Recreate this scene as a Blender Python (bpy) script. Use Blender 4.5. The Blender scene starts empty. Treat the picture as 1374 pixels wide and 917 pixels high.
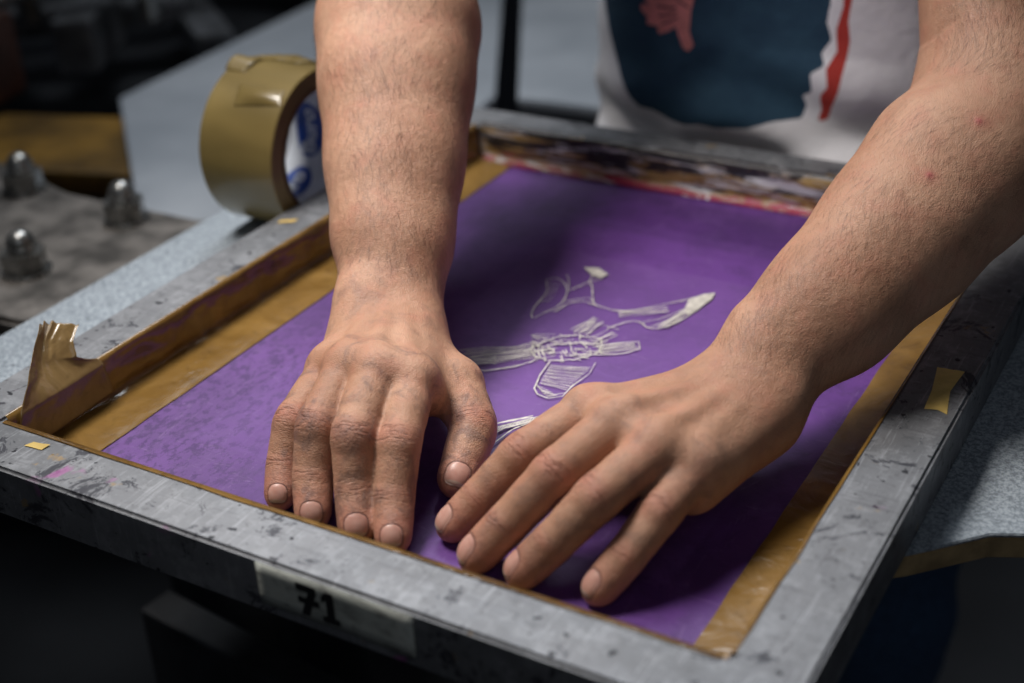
import bpy, bmesh, math, random
import numpy as np
from mathutils import Vector, Matrix, noise
from mathutils.bvhtree import BVHTree
random.seed(4); rng=np.random.default_rng(7)
scene=bpy.context.scene
COL=scene.collection
V=lambda *a: np.array(a,dtype=float)
def nrm(v): v=np.asarray(v,float); return v/np.linalg.norm(v)

# ------------------------------------------------------------ node helpers
class M:
    def __init__(s,name):
        s.m=bpy.data.materials.new(name); s.m.use_nodes=True
        s.nt=s.m.node_tree; s.b=s.nt.nodes['Principled BSDF']; s.tc=None
    def n(s,t,**k):
        nd=s.nt.nodes.new(t)
        for a,b in k.items(): setattr(nd,a,b)
        return nd
    def link(s,a,b): s.nt.links.new(a,b)
    def co(s,scale=(1,1,1)):
        if s.tc is None: s.tc=s.n('ShaderNodeTexCoord')
        mp=s.n('ShaderNodeMapping'); mp.inputs['Scale'].default_value=scale
        s.link(s.tc.outputs['Object'],mp.inputs['Vector']); return mp.outputs[0]
    def noise(s,sc,det=4,rough=.55,scale=(1,1,1),dist=0,vec=None):
        nd=s.n('ShaderNodeTexNoise'); nd.inputs['Scale'].default_value=sc; nd.inputs['Detail'].default_value=det
        nd.inputs['Roughness'].default_value=rough; nd.inputs['Distortion'].default_value=dist
        s.link(vec if vec is not None else s.co(scale),nd.inputs['Vector']); return nd.outputs['Fac']
    def ramp(s,fac,a,b,smooth=True):
        nd=s.n('ShaderNodeMapRange'); nd.interpolation_type='SMOOTHSTEP' if smooth else 'LINEAR'
        nd.inputs['From Min'].default_value=a; nd.inputs['From Max'].default_value=b
        s.link(fac,nd.inputs['Value']); return nd.outputs['Result']
    def mix(s,fac,a,b,mode='MIX'):
        nd=s.n('ShaderNodeMix',data_type='RGBA',blend_type=mode)
        for sock,v in ((nd.inputs[0],fac),(nd.inputs[6],a),(nd.inputs[7],b)):
            if isinstance(v,(int,float)): sock.default_value=v
            elif isinstance(v,(tuple,list)): sock.default_value=tuple(v)+((1,) if len(v)==3 else ())
            else: s.link(v,sock)
        return nd.outputs[2]
    def math(s,op,a,b=0.0):
        nd=s.n('ShaderNodeMath',operation=op)
        for sock,v in ((nd.inputs[0],a),(nd.inputs[1],b)):
            if isinstance(v,(int,float)): sock.default_value=v
            else: s.link(v,sock)
        return nd.outputs[0]
    def attr(s,name):
        nd=s.n('ShaderNodeAttribute',attribute_name=name); return nd.outputs['Fac']
    def bump(s,h,strength,dist,prev=None):
        nd=s.n('ShaderNodeBump'); nd.inputs['Strength'].default_value=strength; nd.inputs['Distance'].default_value=dist
        s.link(h,nd.inputs['Height'])
        if prev is not None: s.link(prev,nd.inputs['Normal'])
        return nd.outputs[0]
    def set(s,**k):
        for a,v in k.items():
            sock=s.b.inputs[a.replace('_',' ')]
            if isinstance(v,(int,float)): sock.default_value=v
            elif isinstance(v,(tuple,list)): sock.default_value=tuple(v)+((1,) if len(v)==3 else ())
            else: s.link(v,sock)
        return s
def simple(name,col,rough=.6,metal=0,var=.25,sc=40,bump=.0005,**k):
    m=M(name); f=m.noise(sc,5)
    c2=tuple(c*(1-var) for c in col); c1=tuple(min(1,c*(1+var)) for c in col)
    m.set(Base_Color=m.mix(m.ramp(f,.3,.7),c2,c1),Roughness=m.math('ADD',rough-.08,m.math('MULTIPLY',m.noise(sc*2.3,4),.16)),Metallic=metal,Normal=m.bump(m.noise(sc*5,4),.4,bump),**k)
    return m.m

# ------------------------------------------------------------ object helpers
def empty(name,label,cat,loc=(0,0,0)):
    o=bpy.data.objects.new(name,None); o.empty_display_size=.05; o.location=loc; COL.objects.link(o)
    o['label']=label; o['category']=cat; return o
def place(o,parent):
    if parent is not None:
        o.parent=parent; o.matrix_parent_inverse=Matrix.Translation(-Vector(parent.location))
def mesh_obj(name,verts,faces,mat,parent=None,smooth=True):
    me=bpy.data.meshes.new(name); me.from_pydata([tuple(map(float,v)) for v in verts],[],[tuple(map(int,f)) for f in faces]); me.update()
    if smooth: me.polygons.foreach_set('use_smooth',[True]*len(me.polygons))
    o=bpy.data.objects.new(name,me); COL.objects.link(o); me.materials.append(mat); place(o,parent); return o
def bm_obj(name,bm,mat,parent=None,smooth=False):
    me=bpy.data.meshes.new(name); bm.to_mesh(me); bm.free()
    if smooth: me.polygons.foreach_set('use_smooth',[True]*len(me.polygons))
    o=bpy.data.objects.new(name,me); COL.objects.link(o); me.materials.append(mat); place(o,parent); return o
def add_box(bm,c,s,rot=None,bev=0):
    r=bmesh.ops.create_cube(bm,size=1); vs=r['verts']
    bmesh.ops.scale(bm,vec=s,verts=vs)
    if bev>0:
        es=list({e for v in vs for e in v.link_edges})
        rr=bmesh.ops.bevel(bm,geom=es,offset=bev,segments=2,affect='EDGES',profile=.6); vs=list({v for f in rr['faces'] for v in f.verts}|{v for v in vs if v.is_valid})
    if rot is not None: bmesh.ops.rotate(bm,cent=(0,0,0),matrix=rot,verts=vs)
    bmesh.ops.translate(bm,vec=c,verts=vs)
def prism(name,poly,z0,z1,mat,parent=None,bev=.001):
    bm=bmesh.new(); vs=[bm.verts.new((x,y,z0)) for x,y in poly]; f=bm.faces.new(vs)
    r=bmesh.ops.extrude_face_region(bm,geom=[f]); nv=[g for g in r['geom'] if isinstance(g,bmesh.types.BMVert)]
    bmesh.ops.translate(bm,vec=(0,0,z1-z0),verts=nv)
    bmesh.ops.recalc_face_normals(bm,faces=bm.faces)
    if bev: bmesh.ops.bevel(bm,geom=list(bm.edges),offset=bev,segments=2,affect='EDGES')
    return bm_obj(name,bm,mat,parent)
def cyl(bm,c,r1,r2,h,seg=32,rot=None):
    r=bmesh.ops.create_cone(bm,cap_ends=True,segments=seg,radius1=r1,radius2=r2,depth=h)
    if rot is not None: bmesh.ops.rotate(bm,cent=(0,0,0),matrix=rot,verts=r['verts'])
    bmesh.ops.translate(bm,vec=c,verts=r['verts'])

# ------------------------------------------------------------ SDF grid + surface nets
class Grid:
    def __init__(s,lo,hi,h,B=np.eye(3)):
        s.B=B; s.h=h; s.lo=np.array(lo,float); s.n=(np.ceil((np.array(hi)-s.lo)/h)).astype(int)+1
        s.F=np.full(tuple(s.n),1.0,dtype=np.float32)
        s.ax=[(s.lo[i]+h*np.arange(s.n[i])).astype(np.float32) for i in range(3)]
    def group(s,caps,k=.004,K=.004,sub=False):
        L=[(s.B@np.asarray(c[0],float),s.B@np.asarray(c[1],float),c[2],c[3],(s.B@np.asarray(c[4],float) if len(c)>4 else None),(c[5] if len(c)>5 else 1)) for c in caps]
        pad=max(k,K)+3*s.h
        lo=np.min([np.minimum(a,b)-max(ra,rb)*1.02 for a,b,ra,rb,_,_ in L],axis=0)-pad
        hi=np.max([np.maximum(a,b)+max(ra,rb)*1.02 for a,b,ra,rb,_,_ in L],axis=0)+pad
        i0=np.clip(np.floor((lo-s.lo)/s.h).astype(int),0,s.n); i1=np.clip(np.ceil((hi-s.lo)/s.h).astype(int)+1,0,s.n)
        if (i1<=i0).any(): return
        sl=tuple(slice(a,b) for a,b in zip(i0,i1))
        X=s.ax[0][sl[0]][:,None,None];Y=s.ax[1][sl[1]][None,:,None];Z=s.ax[2][sl[2]][None,None,:]
        G=None
        for a,b,ra,rb,nn,fl in L:
            a=a.astype(np.float32);b=b.astype(np.float32);ba=b-a;bb=float(ba@ba)+1e-12
            px=X-a[0];py=Y-a[1];pz=Z-a[2]
            t=np.clip((px*ba[0]+py*ba[1]+pz*ba[2])/bb,0,1)
            qx=px-t*ba[0];qy=py-t*ba[1];qz=pz-t*ba[2]
            if nn is not None:
                dn=(qx*nn[0]+qy*nn[1]+qz*nn[2])*(fl-1)
                qx=qx+dn*nn[0];qy=qy+dn*nn[1];qz=qz+dn*nn[2]
            d=np.sqrt(qx*qx+qy*qy+qz*qz)-(ra+(rb-ra)*t)
            G=d if G is None else smin(G,d,k)
        F=s.F[sl]
        if sub: s.F[sl]=-smin(-F,G,K)
        else: s.F[sl]=smin(F,G,K)
    def mesh(s,smooth=2):
        F=s.F; I=F<0
        c=[I[i:F.shape[0]-1+i,j:F.shape[1]-1+j,k:F.shape[2]-1+k] for i in(0,1) for j in(0,1) for k in(0,1)]
        anyi=c[0].copy();alli=c[0].copy()
        for q in c[1:]: anyi|=q; alli&=q
        act=anyi&~alli
        ci,cj,ck=np.nonzero(act); n=len(ci)
        idx=np.full(act.shape,-1,dtype=np.int32); idx[ci,cj,ck]=np.arange(n)
        P=np.zeros((n,3));W=np.zeros(n)
        cor=[(i,j,k) for i in(0,1) for j in(0,1) for k in(0,1)]
        for a in cor:
            for ax in range(3):
                if a[ax]: continue
                b=list(a);b[ax]=1
                f0=F[ci+a[0],cj+a[1],ck+a[2]];f1=F[ci+b[0],cj+b[1],ck+b[2]]
                m=(f0<0)!=(f1<0); t=np.where(m,f0/(f0-f1+1e-20),0)
                pos=np.tile(np.array(a,float),(n,1)); pos[:,ax]+=t
                P+=pos*m[:,None]; W+=m
        P=P/W[:,None]+np.stack([ci,cj,ck],1)
        P=P*s.h+s.lo
        quads=[]
        for ax in range(3):
            o=[(1,2),(2,0),(0,1)][ax]
            A=np.take(I,range(0,I.shape[ax]-1),axis=ax);Bq=np.take(I,range(1,I.shape[ax]),axis=ax)
            e=np.argwhere(A!=Bq)
            ok=(e[:,o[0]]>0)&(e[:,o[1]]>0)&(e[:,o[0]]<I.shape[o[0]]-1)&(e[:,o[1]]<I.shape[o[1]]-1)
            e=e[ok]; ins=A[e[:,0],e[:,1],e[:,2]]
            def cell(d0,d1):
                q=e.copy();q[:,o[0]]-=d0;q[:,o[1]]-=d1;return idx[q[:,0],q[:,1],q[:,2]]
            q=np.stack([cell(1,1),cell(0,1),cell(0,0),cell(1,0)],1)
            q[~ins]=q[~ins][:,::-1]
            quads.append(q)
        Q=np.concatenate(quads); Q=Q[(Q>=0).all(1)]
        E=np.concatenate([Q[:,[0,1]],Q[:,[1,2]],Q[:,[2,3]],Q[:,[3,0]]])
        deg=np.bincount(E.ravel(),minlength=n).astype(float)+1e-9
        for _ in range(smooth):
            S=np.stack([(np.bincount(E[:,0],P[E[:,1],i],n)+np.bincount(E[:,1],P[E[:,0],i],n)) for i in range(3)],1)/deg[:,None]
            P=P*.5+S*.5
        return P@s.B, Q
def smin(a,b,k):
    h=np.maximum(k-np.abs(a-b),0)/k
    return np.minimum(a,b)-h*h*k*.25
def np_mesh(name,Vt,Q,mat,parent,attrs={}):
    me=bpy.data.meshes.new(name)
    me.vertices.add(len(Vt)); me.vertices.foreach_set('co',Vt.astype(np.float32).ravel())
    me.loops.add(Q.size); me.loops.foreach_set('vertex_index',Q.astype(np.int32).ravel())
    me.polygons.add(len(Q)); me.polygons.foreach_set('loop_start',np.arange(0,Q.size,4,dtype=np.int32)); me.polygons.foreach_set('loop_total',np.full(len(Q),4,dtype=np.int32))
    me.update(calc_edges=True); me.polygons.foreach_set('use_smooth',np.ones(len(Q),dtype=bool))
    for k,a in attrs.items():
        at=me.attributes.new(k,'FLOAT','POINT'); at.data.foreach_set('value',a.astype(np.float32))
    me.materials.append(mat); o=bpy.data.objects.new(name,me); COL.objects.link(o); place(o,parent); return o
def vnormals(Vt,Q):
    n=np.cross(Vt[Q[:,2]]-Vt[Q[:,0]],Vt[Q[:,3]]-Vt[Q[:,1]])
    N=np.stack([sum(np.bincount(Q[:,c],n[:,i],len(Vt)) for c in range(4)) for i in range(3)],1)
    return N/(np.linalg.norm(N,axis=1,keepdims=True)+1e-12)

# ------------------------------------------------------------ MATERIALS
def skin_material():
    m=M('skin')
    big=m.noise(14,4,.6); mid=m.noise(70,5,.6); fine=m.noise(420,3,.6)
    c=m.mix(m.ramp(big,.3,.7),(.40,.205,.125),(.54,.31,.205))
    c=m.mix(m.math('MULTIPLY',m.ramp(mid,.42,.75),.45),c,(.48,.195,.13))
    c=m.mix(m.math('MULTIPLY',m.ramp(m.noise(36,4,.6,dist=.5),.50,.72),.25),c,(.36,.19,.125))
    c=m.mix(m.math('MULTIPLY',m.ramp(fine,.55,.8),.2),c,(.30,.15,.095))
    red=m.attr('red'); c=m.mix(m.math('MULTIPLY',red,.6),c,(.46,.15,.115))
    g=m.math('MULTIPLY',m.ramp(m.noise(60,6,.7,dist=.6),.46,.68),m.attr('grime')); c=m.mix(m.math('MULTIPLY',g,.55),c,(.11,.07,.065))
    c=m.mix(m.attr('spot'),c,(.42,.08,.09))
    fx=m.attr('fx'); fs=m.attr('fs'); cw=m.attr('crease')
    cb=m.n('ShaderNodeCombineXYZ'); m.link(m.math('MULTIPLY',fx,560.0),cb.inputs[0]); m.link(m.math('MULTIPLY',fs,120.0),cb.inputs[1])
    m.link(m.attr('fid'),cb.inputs[2])
    wr=m.noise(1.0,3,.6,dist=.3,vec=cb.outputs[0])
    wl=m.math('MULTIPLY',m.ramp(wr,.33,.5),cw)
    c=m.mix(m.math('MULTIPLY',m.math('MULTIPLY',m.math('SUBTRACT',1.0,m.ramp(wr,.36,.46)),cw),.36),c,(.20,.08,.055))
    nail=m.ramp(m.attr('nail'),-.03,.06)
    lun=m.noise(160,2)
    nc=m.mix(m.ramp(lun,.3,.7),(.50,.26,.21),(.57,.33,.27))
    nc=m.mix(m.ramp(m.attr('nailtip'),.80,.88),nc,(.52,.41,.34))
    edge=m.math('SUBTRACT',m.ramp(m.attr('nail'),-.16,-.02),m.ramp(m.attr('nail'),.0,.14))
    c=m.mix(m.math('MULTIPLY',edge,.7),c,(.13,.05,.04))
    c=m.mix(m.math('MULTIPLY',nail,.9),c,nc)
    vo=m.n('ShaderNodeTexVoronoi',feature='DISTANCE_TO_EDGE'); vo.inputs['Scale'].default_value=900; m.link(m.co((1,1,1)),vo.inputs['Vector'])
    inv=m.math('SUBTRACT',1.0,nail)
    h=m.math('MULTIPLY',m.ramp(vo.outputs['Distance'],0,.25),inv)
    b=m.bump(h,.5,.0003)
    b=m.bump(m.math('MULTIPLY',m.noise(230,4,.6),inv),.55,.0009,b)
    b=m.bump(m.math('MULTIPLY',m.noise(60,3,.5),inv),.4,.002,b)
    b=m.bump(wl,.8,.0009,b)
    m.set(Base_Color=c,Normal=b,Roughness=m.math('SUBTRACT',m.math('ADD',.43,m.math('MULTIPLY',m.noise(90,3),.18)),m.math('MULTIPLY',nail,.14)))
    m.b.inputs['Subsurface Weight'].default_value=.08; m.b.inputs['Subsurface Radius'].default_value=(1,.35,.2); m.b.inputs['Subsurface Scale'].default_value=.003
    m.b.inputs['Specular IOR Level'].default_value=.42
    return m.m
SKIN=skin_material()

def aluminium():
    m=M('worn_aluminium')
    a=m.noise(7,4,.6); s1=m.noise(60,8,.75,scale=(1,1,1)); s2=m.noise(34,6,.8,dist=.8); sc=m.noise(16,5,.75,scale=(1,22,1)); sc2=m.noise(16,5,.75,scale=(22,1,1))
    c=m.mix(m.ramp(a,.3,.7),(.135,.14,.15),(.225,.23,.245))
    c=m.mix(m.math('MULTIPLY',m.ramp(s1,.48,.62),.4),c,(.35,.36,.38))
    c=m.mix(m.math('MULTIPLY',m.ramp(m.noise(110,6,.8),.55,.66),.5),c,(.075,.075,.08))
    c=m.mix(m.math('MULTIPLY',m.ramp(sc,.56,.62),.35),c,(.09,.09,.10))
    c=m.mix(m.math('MULTIPLY',m.ramp(sc2,.57,.62),.4),c,(.42,.43,.455))
    c=m.mix(m.math('MULTIPLY',m.ramp(s2,.565,.61),.85),c,(.025,.025,.035))
    c=m.mix(m.math('MULTIPLY',m.ramp(m.noise(130,2,.5),.69,.72),.95),c,(.015,.015,.02))
    c=m.mix(m.math('MULTIPLY',m.ramp(m.noise(17,3,.6,scale=(1,1.2,1),dist=1),.70,.75),.6),c,(.38,.11,.32))
    c=m.mix(m.math('MULTIPLY',m.ramp(m.noise(38,4,.6),.66,.70),.6),c,(.34,.22,.08))
    m.set(Base_Color=c,Metallic=.38,Roughness=m.math('ADD',.30,m.math('MULTIPLY',m.noise(45,5,.7),.36)),Normal=m.bump(m.noise(120,6,.7),.45,.0005,m.bump(sc2,.3,.0006)))
    return m.m
ALU=aluminium()
def purple():
    m=M('purple_emulsion')
    a=m.noise(11,5,.6,dist=.4); b=m.noise(60,6,.7,dist=.5)
    c=m.mix(m.ramp(a,.32,.68),(.066,.020,.135),(.125,.040,.235))
    c=m.mix(m.math('MULTIPLY',m.ramp(b,.50,.66),.5),c,(.048,.015,.10))
    c=m.mix(m.math('MULTIPLY',m.ramp(m.noise(24,6,.7,dist=1.5),.54,.64),.25),c,(.17,.075,.29))
    sp=m.n('ShaderNodeSeparateXYZ'); m.link(m.co(),sp.inputs[0])
    z=m.math('MULTIPLY',m.math('SUBTRACT',1.0,m.ramp(sp.outputs[0],.12,.21)),m.math('SUBTRACT',1.0,m.ramp(sp.outputs[1],.18,.33)))
    spots=m.math('MULTIPLY',m.ramp(m.noise(210,6,.75,scale=(1,.6,1)),.49,.58),z)
    c=m.mix(m.math('MULTIPLY',z,.4),c,(.18,.09,.28))
    c=m.mix(m.math('MULTIPLY',spots,.7),c,(.05,.02,.10))
    st=m.ramp(m.noise(40,6,.75,scale=(1,4,1),dist=1.2),.58,.70); c=m.mix(m.math('MULTIPLY',st,.26),c,(.30,.19,.40))
    st2=m.ramp(m.noise(26,5,.75,scale=(4,1,1),dist=2),.58,.68); c=m.mix(m.math('MULTIPLY',st2,.22),c,(.28,.18,.38))
    def rect(x0,x1,y0,y1,e=.003):
        return m.math('MULTIPLY',m.math('MULTIPLY',m.ramp(sp.outputs[0],x0,x0+e),m.math('SUBTRACT',1.0,m.ramp(sp.outputs[0],x1,x1+e))),m.math('MULTIPLY',m.ramp(sp.outputs[1],y0,y0+e),m.math('SUBTRACT',1.0,m.ramp(sp.outputs[1],y1,y1+e))))
    c=m.mix(m.math('MULTIPLY',rect(.105,.405,.10,.47),.2),c,(.18,.08,.32))
    c=m.mix(m.math('MULTIPLY',rect(.165,.335,.15,.41),.25),c,(.20,.10,.32))
    c=m.mix(m.math('MULTIPLY',rect(.13,.37,.455,.52),.25),c,(.04,.015,.08))
    w=m.n('ShaderNodeTexWave',wave_type='BANDS',bands_direction='DIAGONAL'); w.inputs['Scale'].default_value=420; w.inputs['Distortion'].default_value=.4
    m.link(m.co(),w.inputs['Vector'])
    m.set(Base_Color=c,Roughness=m.math('ADD',.34,m.math('MULTIPLY',b,.3)),Normal=m.bump(w.outputs['Fac'],.08,.0002,m.bump(m.noise(30,5,.65,dist=.5),.4,.0015)))
    m.b.inputs['Specular IOR Level'].default_value=.45
    return m.m
PURP=purple()
def tape(name,dark,light,bumpd=.0008):
    m=M(name)
    a=m.noise(12,4,.6,dist=.9); b=m.noise(70,5,.65,dist=1.2)
    c=m.mix(m.ramp(a,.3,.7),dark,light)
    c=m.mix(m.math('MULTIPLY',m.ramp(b,.52,.70),.4),c,tuple(x*.5 for x in dark))
    m.set(Base_Color=c,Roughness=m.math('ADD',.14,m.math('MULTIPLY',m.noise(70,3),.16)),Normal=m.bump(m.noise(24,3,.55,dist=1.5),.6,bumpd*2.2,m.bump(m.noise(90,3,.5,dist=1),.35,bumpd*.7)))
    m.b.inputs['Coat Weight'].default_value=.5; m.b.inputs['Coat Roughness'].default_value=.1
    return m.m
TAPE=tape('brown_packing_tape',(.15,.080,.018),(.28,.16,.044),.0010)
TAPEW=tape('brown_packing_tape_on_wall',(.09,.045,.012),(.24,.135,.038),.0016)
FLAP=tape('loose_brown_tape',(.15,.092,.036),(.24,.155,.062),.0010)
def platen_mat():
    m=M('speckled_grey_fabric')
    f=m.noise(420,4,.8); g=m.noise(900,2,.6); big=m.noise(8,4)
    c=m.mix(m.ramp(f,.38,.62),(.16,.19,.22),(.40,.45,.50))
    c=m.mix(m.math('MULTIPLY',m.ramp(big,.4,.7),.3),c,(.20,.23,.26))
    c=m.mix(m.ramp(m.noise(70,3,.5),.71,.74),c,(.05,.05,.07))
    m.set(Base_Color=c,Roughness=.85,Normal=m.bump(g,.5,.0006)); return m.m
PLAT=platen_mat()

# ------------------------------------------------------------ THE SCREEN
W,L,BW,H=.498,.577,.035,.033
screen=empty('printing_screen','aluminium screen printing frame with purple emulsion mesh lying on the press','printing screen',(W/2,L/2,0))
bm=bmesh.new()
o4=[(0,0),(W,0),(W,L),(0,L)]; i4=[(BW,BW),(W-BW,BW),(W-BW,L-BW),(BW,L-BW)]
vo=[[bm.verts.new((x,y,z)) for x,y in o4] for z in (0,H)]; vi=[[bm.verts.new((x,y,z)) for x,y in i4] for z in (0,H)]
for k in range(4):
    j=(k+1)%4
    bm.faces.new((vo[0][k],vo[0][j],vo[1][j],vo[1][k])); bm.faces.new((vi[0][j],vi[0][k],vi[1][k],vi[1][j]))
    bm.faces.new((vo[1][k],vo[1][j],vi[1][j],vi[1][k])); bm.faces.new((vo[0][j],vo[0][k],vi[0][k],vi[0][j]))
bmesh.ops.recalc_face_normals(bm,faces=bm.faces)
bmesh.ops.bevel(bm,geom=[e for e in bm.edges if e.calc_face_angle(0)>.5],offset=.0018,segments=3,affect='EDGES')
bm_obj('metal_frame',bm,ALU,screen)
def grid_sheet(name,fn,nu,nv,mat,parent,closed=False,solid=0):
    vs=[fn(i/nu,j/nv) for j in range(nv+1) for i in range(nu+1)]
    fs=[(j*(nu+1)+i,j*(nu+1)+i+1,(j+1)*(nu+1)+i+1,(j+1)*(nu+1)+i) for j in range(nv) for i in range(nu)]
    o=mesh_obj(name,vs,fs,mat,parent)
    if solid:
        md=o.modifiers.new('thickness','SOLIDIFY'); md.thickness=solid; md.offset=0
    return o
MZ=.0045
grid_sheet('mesh_fabric',lambda u,v:(BW-.001+u*(W-2*BW+.002),BW-.001+v*(L-2*BW+.002),MZ-.0008+.0003*noise.noise(Vector((u*7,v*7,0)))),60,60,PURP,screen)
def wrinkle(x,y,z,a=.0007,s=45): 
    p=Vector((x*s,y*s,z*s)); return a*(noise.noise(p)+.6*noise.noise(p*2.3))
def ltape(name,side,mat,band,lo,hi,top=.0015,wr=.0016):
    prof=[(-top,H+.0006),(0.0,H+.0007),(.0009,H-.002)]+[(.001+.0008*math.sin(t*3.1),H-.002-(H-.009)*t) for t in [i/9 for i in range(1,10)]]+[(.0022,.0066),(.0045,.0056)]+[(.0045+(band-.0045)*t,.0053-.0009*t) for t in [i/10 for i in range(1,11)]]
    n=len(prof)-1; nv=180
    def fn(u,v):
        i=min(int(round(u*n)),n); d,z=prof[i]; s=lo+(hi-lo)*v
        k=0 if i<3 else 1
        a=wrinkle(s+z*.7,d*3,z*2,wr)*k
        if i>n-11: a=abs(a)*.12
        edge=(.0006*noise.noise(Vector((s*40,side,3)))) if i==n else 0
        if i==0: edge=-.0012*max(0,noise.noise(Vector((s*22,side,8))))
        if side==0: return (BW+d+a*(i<14)+edge,s,z+(a if i>=14 else 0))
        if side==1: return (W-BW-d-a*(i<14)-edge,s,z+(a if i>=14 else 0))
        if side==2: return (s,BW+d+a*(i<14)+edge,z+(a if i>=14 else 0))
        return (s,L-BW-d-a*(i<14)-edge,z+(a if i>=14 else 0))
    return grid_sheet(name,fn,n,nv,mat,screen)
ltape('tape_strip',0,TAPE,.036,BW+.003,L-BW-.003)
ltape('tape_strip',1,TAPE,.029,BW+.003,L-BW-.003,wr=.0008)
ltape('tape_strip',2,TAPEW,.026,BW+.003,W-BW-.003,top=.0028)
def ink():
    m=M('dried_ink_on_tape')
    sp=m.n('ShaderNodeSeparateXYZ'); m.link(m.co(),sp.inputs[0])
    n1=m.noise(35,6,.75,scale=(1,1,3),dist=.7); n2=m.noise(16,5,.7,scale=(.6,1,4),dist=1.5); n3=m.noise(40,6,.75,scale=(.4,1,3),dist=1.5)
    c=m.mix(m.ramp(n1,.35,.65),(.20,.12,.04),(.42,.28,.11))
    c=m.mix(m.ramp(n3,.53,.57),c,(.50,.50,.54))
    blk=m.ramp(m.math('ADD',n2,m.math('MULTIPLY',sp.outputs[2],6.0)),.60,.63)
    c=m.mix(m.math('MULTIPLY',blk,.95),c,(.012,.012,.02))
    zz=m.math('ADD',sp.outputs[2],m.math('MULTIPLY',m.math('SUBTRACT',n3,.5),.045))
    c=m.mix(m.math('SUBTRACT',1.0,m.ramp(zz,.0045,.0080)),c,(.28,.02,.06))
    c=m.mix(m.math('MULTIPLY',m.ramp(m.noise(28,6,.7,scale=(.4,1,5),dist=1),.57,.595),.9),c,(.68,.68,.73))
    m.set(Base_Color=c,Roughness=.35,Normal=m.bump(n1,.7,.002)); return m.m
INK=ink()
ltape('inky_tape_strip',3,INK,.009,BW+.003,W-BW-.003,top=.006)['label']='tape smeared with black, white and magenta ink'
DR="1971,3613 2005,3679 2093,3644 2179,3535 2229,3378 2217,3256 2180,3181 2163,3082 2110,3148 2077,3308 2067,3460 1971,3613 /2179,3535 2212,3612 2245,3713 2298,3787 2294,3861 2207,3898 2151,3873 2226,3805 2245,3713 /2245,3234 2269,3397 2354,3448 2449,3421 2619,3407 2737,3496 2837,3623 2965,3752 3024,3862 3073,3897 3097,3813 3073,3686 3031,3484 2978,3316 2880,3281 2820,3342 2738,3326 2654,3176 /2820,3342 2902,3424 2955,3539 3008,3655 /2880,3281 2928,3369 2980,3483 3030,3666 /2460,3086 2520,3281 2526,3062 2570,3248 2583,3055 2614,3202 2727,3188 /2358,2800 2357,2928 2424,3003 2549,3018 2674,2948 2743,2844 2715,2749 2625,2676 2508,2652 2418,2692 2358,2800 /1944,2521 2072,2624 2242,2703 2322,2826 2353,2713 2450,2634 2363,2492 2226,2367 2133,2363 1984,2456 /2696,2937 2804,3030 2909,3100 2958,3018 2883,2920 2747,2836 /2522,2627 2563,2457 2599,2329 2708,2286 2779,2310 2787,2418 2806,2621 2777,2727 /2581,1774 2586,1864 2658,1934 2750,2031 2796,2009 2740,1920 2706,1851 2696,1727 2675,1632"
strokes=[[tuple(float(q)/10000 for q in p.split(',')) for p in part.split()] for part in DR.split('/')]
def smoothline(p,rep=2):
    for _ in range(rep):
        q=[p[0]]
        for a,b in zip(p,p[1:]): q+= [(a[0]*.75+b[0]*.25,a[1]*.75+b[1]*.25),(a[0]*.25+b[0]*.75,a[1]*.25+b[1]*.75)]
        q.append(p[-1]); p=q
    return p
dv=[];df=[]; zc=[0]
def stroke(p,w,sm=2):
    w*=.62
    p=smoothline(p,sm) if sm else p; base=len(dv); zc[0]+=1
    for i,(x,y) in enumerate(p):
        a=p[max(0,i-1)];b=p[min(len(p)-1,i+1)];dx,dy=b[0]-a[0],b[1]-a[1];l=math.hypot(dx,dy)+1e-9
        ww=w*(.85+.8*noise.noise(Vector((x*300,y*300,0)))); nx,ny=-dy/l*ww/2,dx/l*ww/2
        z=MZ+.00025+.000003*zc[0]
        dv.append((x+nx,y+ny,z));dv.append((x-nx,y-ny,z))
        if i: k=base+2*i; df.append((k-2,k-1,k+1,k))
def blob(poly):
    zc[0]+=1; b=len(dv); cx=sum(p[0] for p in poly)/len(poly); cy=sum(p[1] for p in poly)/len(poly); z=MZ+.00025+.000003*zc[0]
    dv.append((cx,cy,z)); dv.extend((x,y,z) for x,y in poly); n=len(poly)
    for i in range(n): df.append((b,b+1+i,b+1+(i+1)%n))
def hatch(a0,a1,b0,b1,n,w,j=.0012):
    for i in range(n):
        t=(i+.5)/n; p=(a0[0]+(a1[0]-a0[0])*t+random.uniform(-j,j),a0[1]+(a1[1]-a0[1])*t+random.uniform(-j,j)); q=(b0[0]+(b1[0]-b0[0])*t+random.uniform(-j,j),b0[1]+(b1[1]-b0[1])*t+random.uniform(-j,j))
        mid=((p[0]+q[0])/2+random.uniform(-j,j),(p[1]+q[1])/2+random.uniform(-j,j)); stroke([p,mid,q],w,1)
def jit(p,a): return [(x+random.uniform(-a,a),y+random.uniform(-a,a)) for x,y in p]
for i,s in enumerate(strokes[:-1]):
    if i in (6,9): continue
    stroke(s,{2:.0012,7:.0012,8:.0012,0:.0011,1:.0012}.get(i,.0011), 1 if i in (0,2) else 0)
for i in (2,7,8): stroke(jit(strokes[i],.0012),.0008,1)
cx,cy=.2548,.2838
def ell(c0,s0): return (cx+c0*.93+s0*.30,cy+s0*.98+c0*.06)
ring_=[]
for k in range(46):
    a=k*2*math.pi/45; rr=(1+random.uniform(-.07,.07)); ring_.append(ell(math.cos(a)*.0200*rr,math.sin(a)*.0190*rr))
stroke(ring_,.0014,0); stroke(jit(ring_,.0010),.0010,0)
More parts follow.
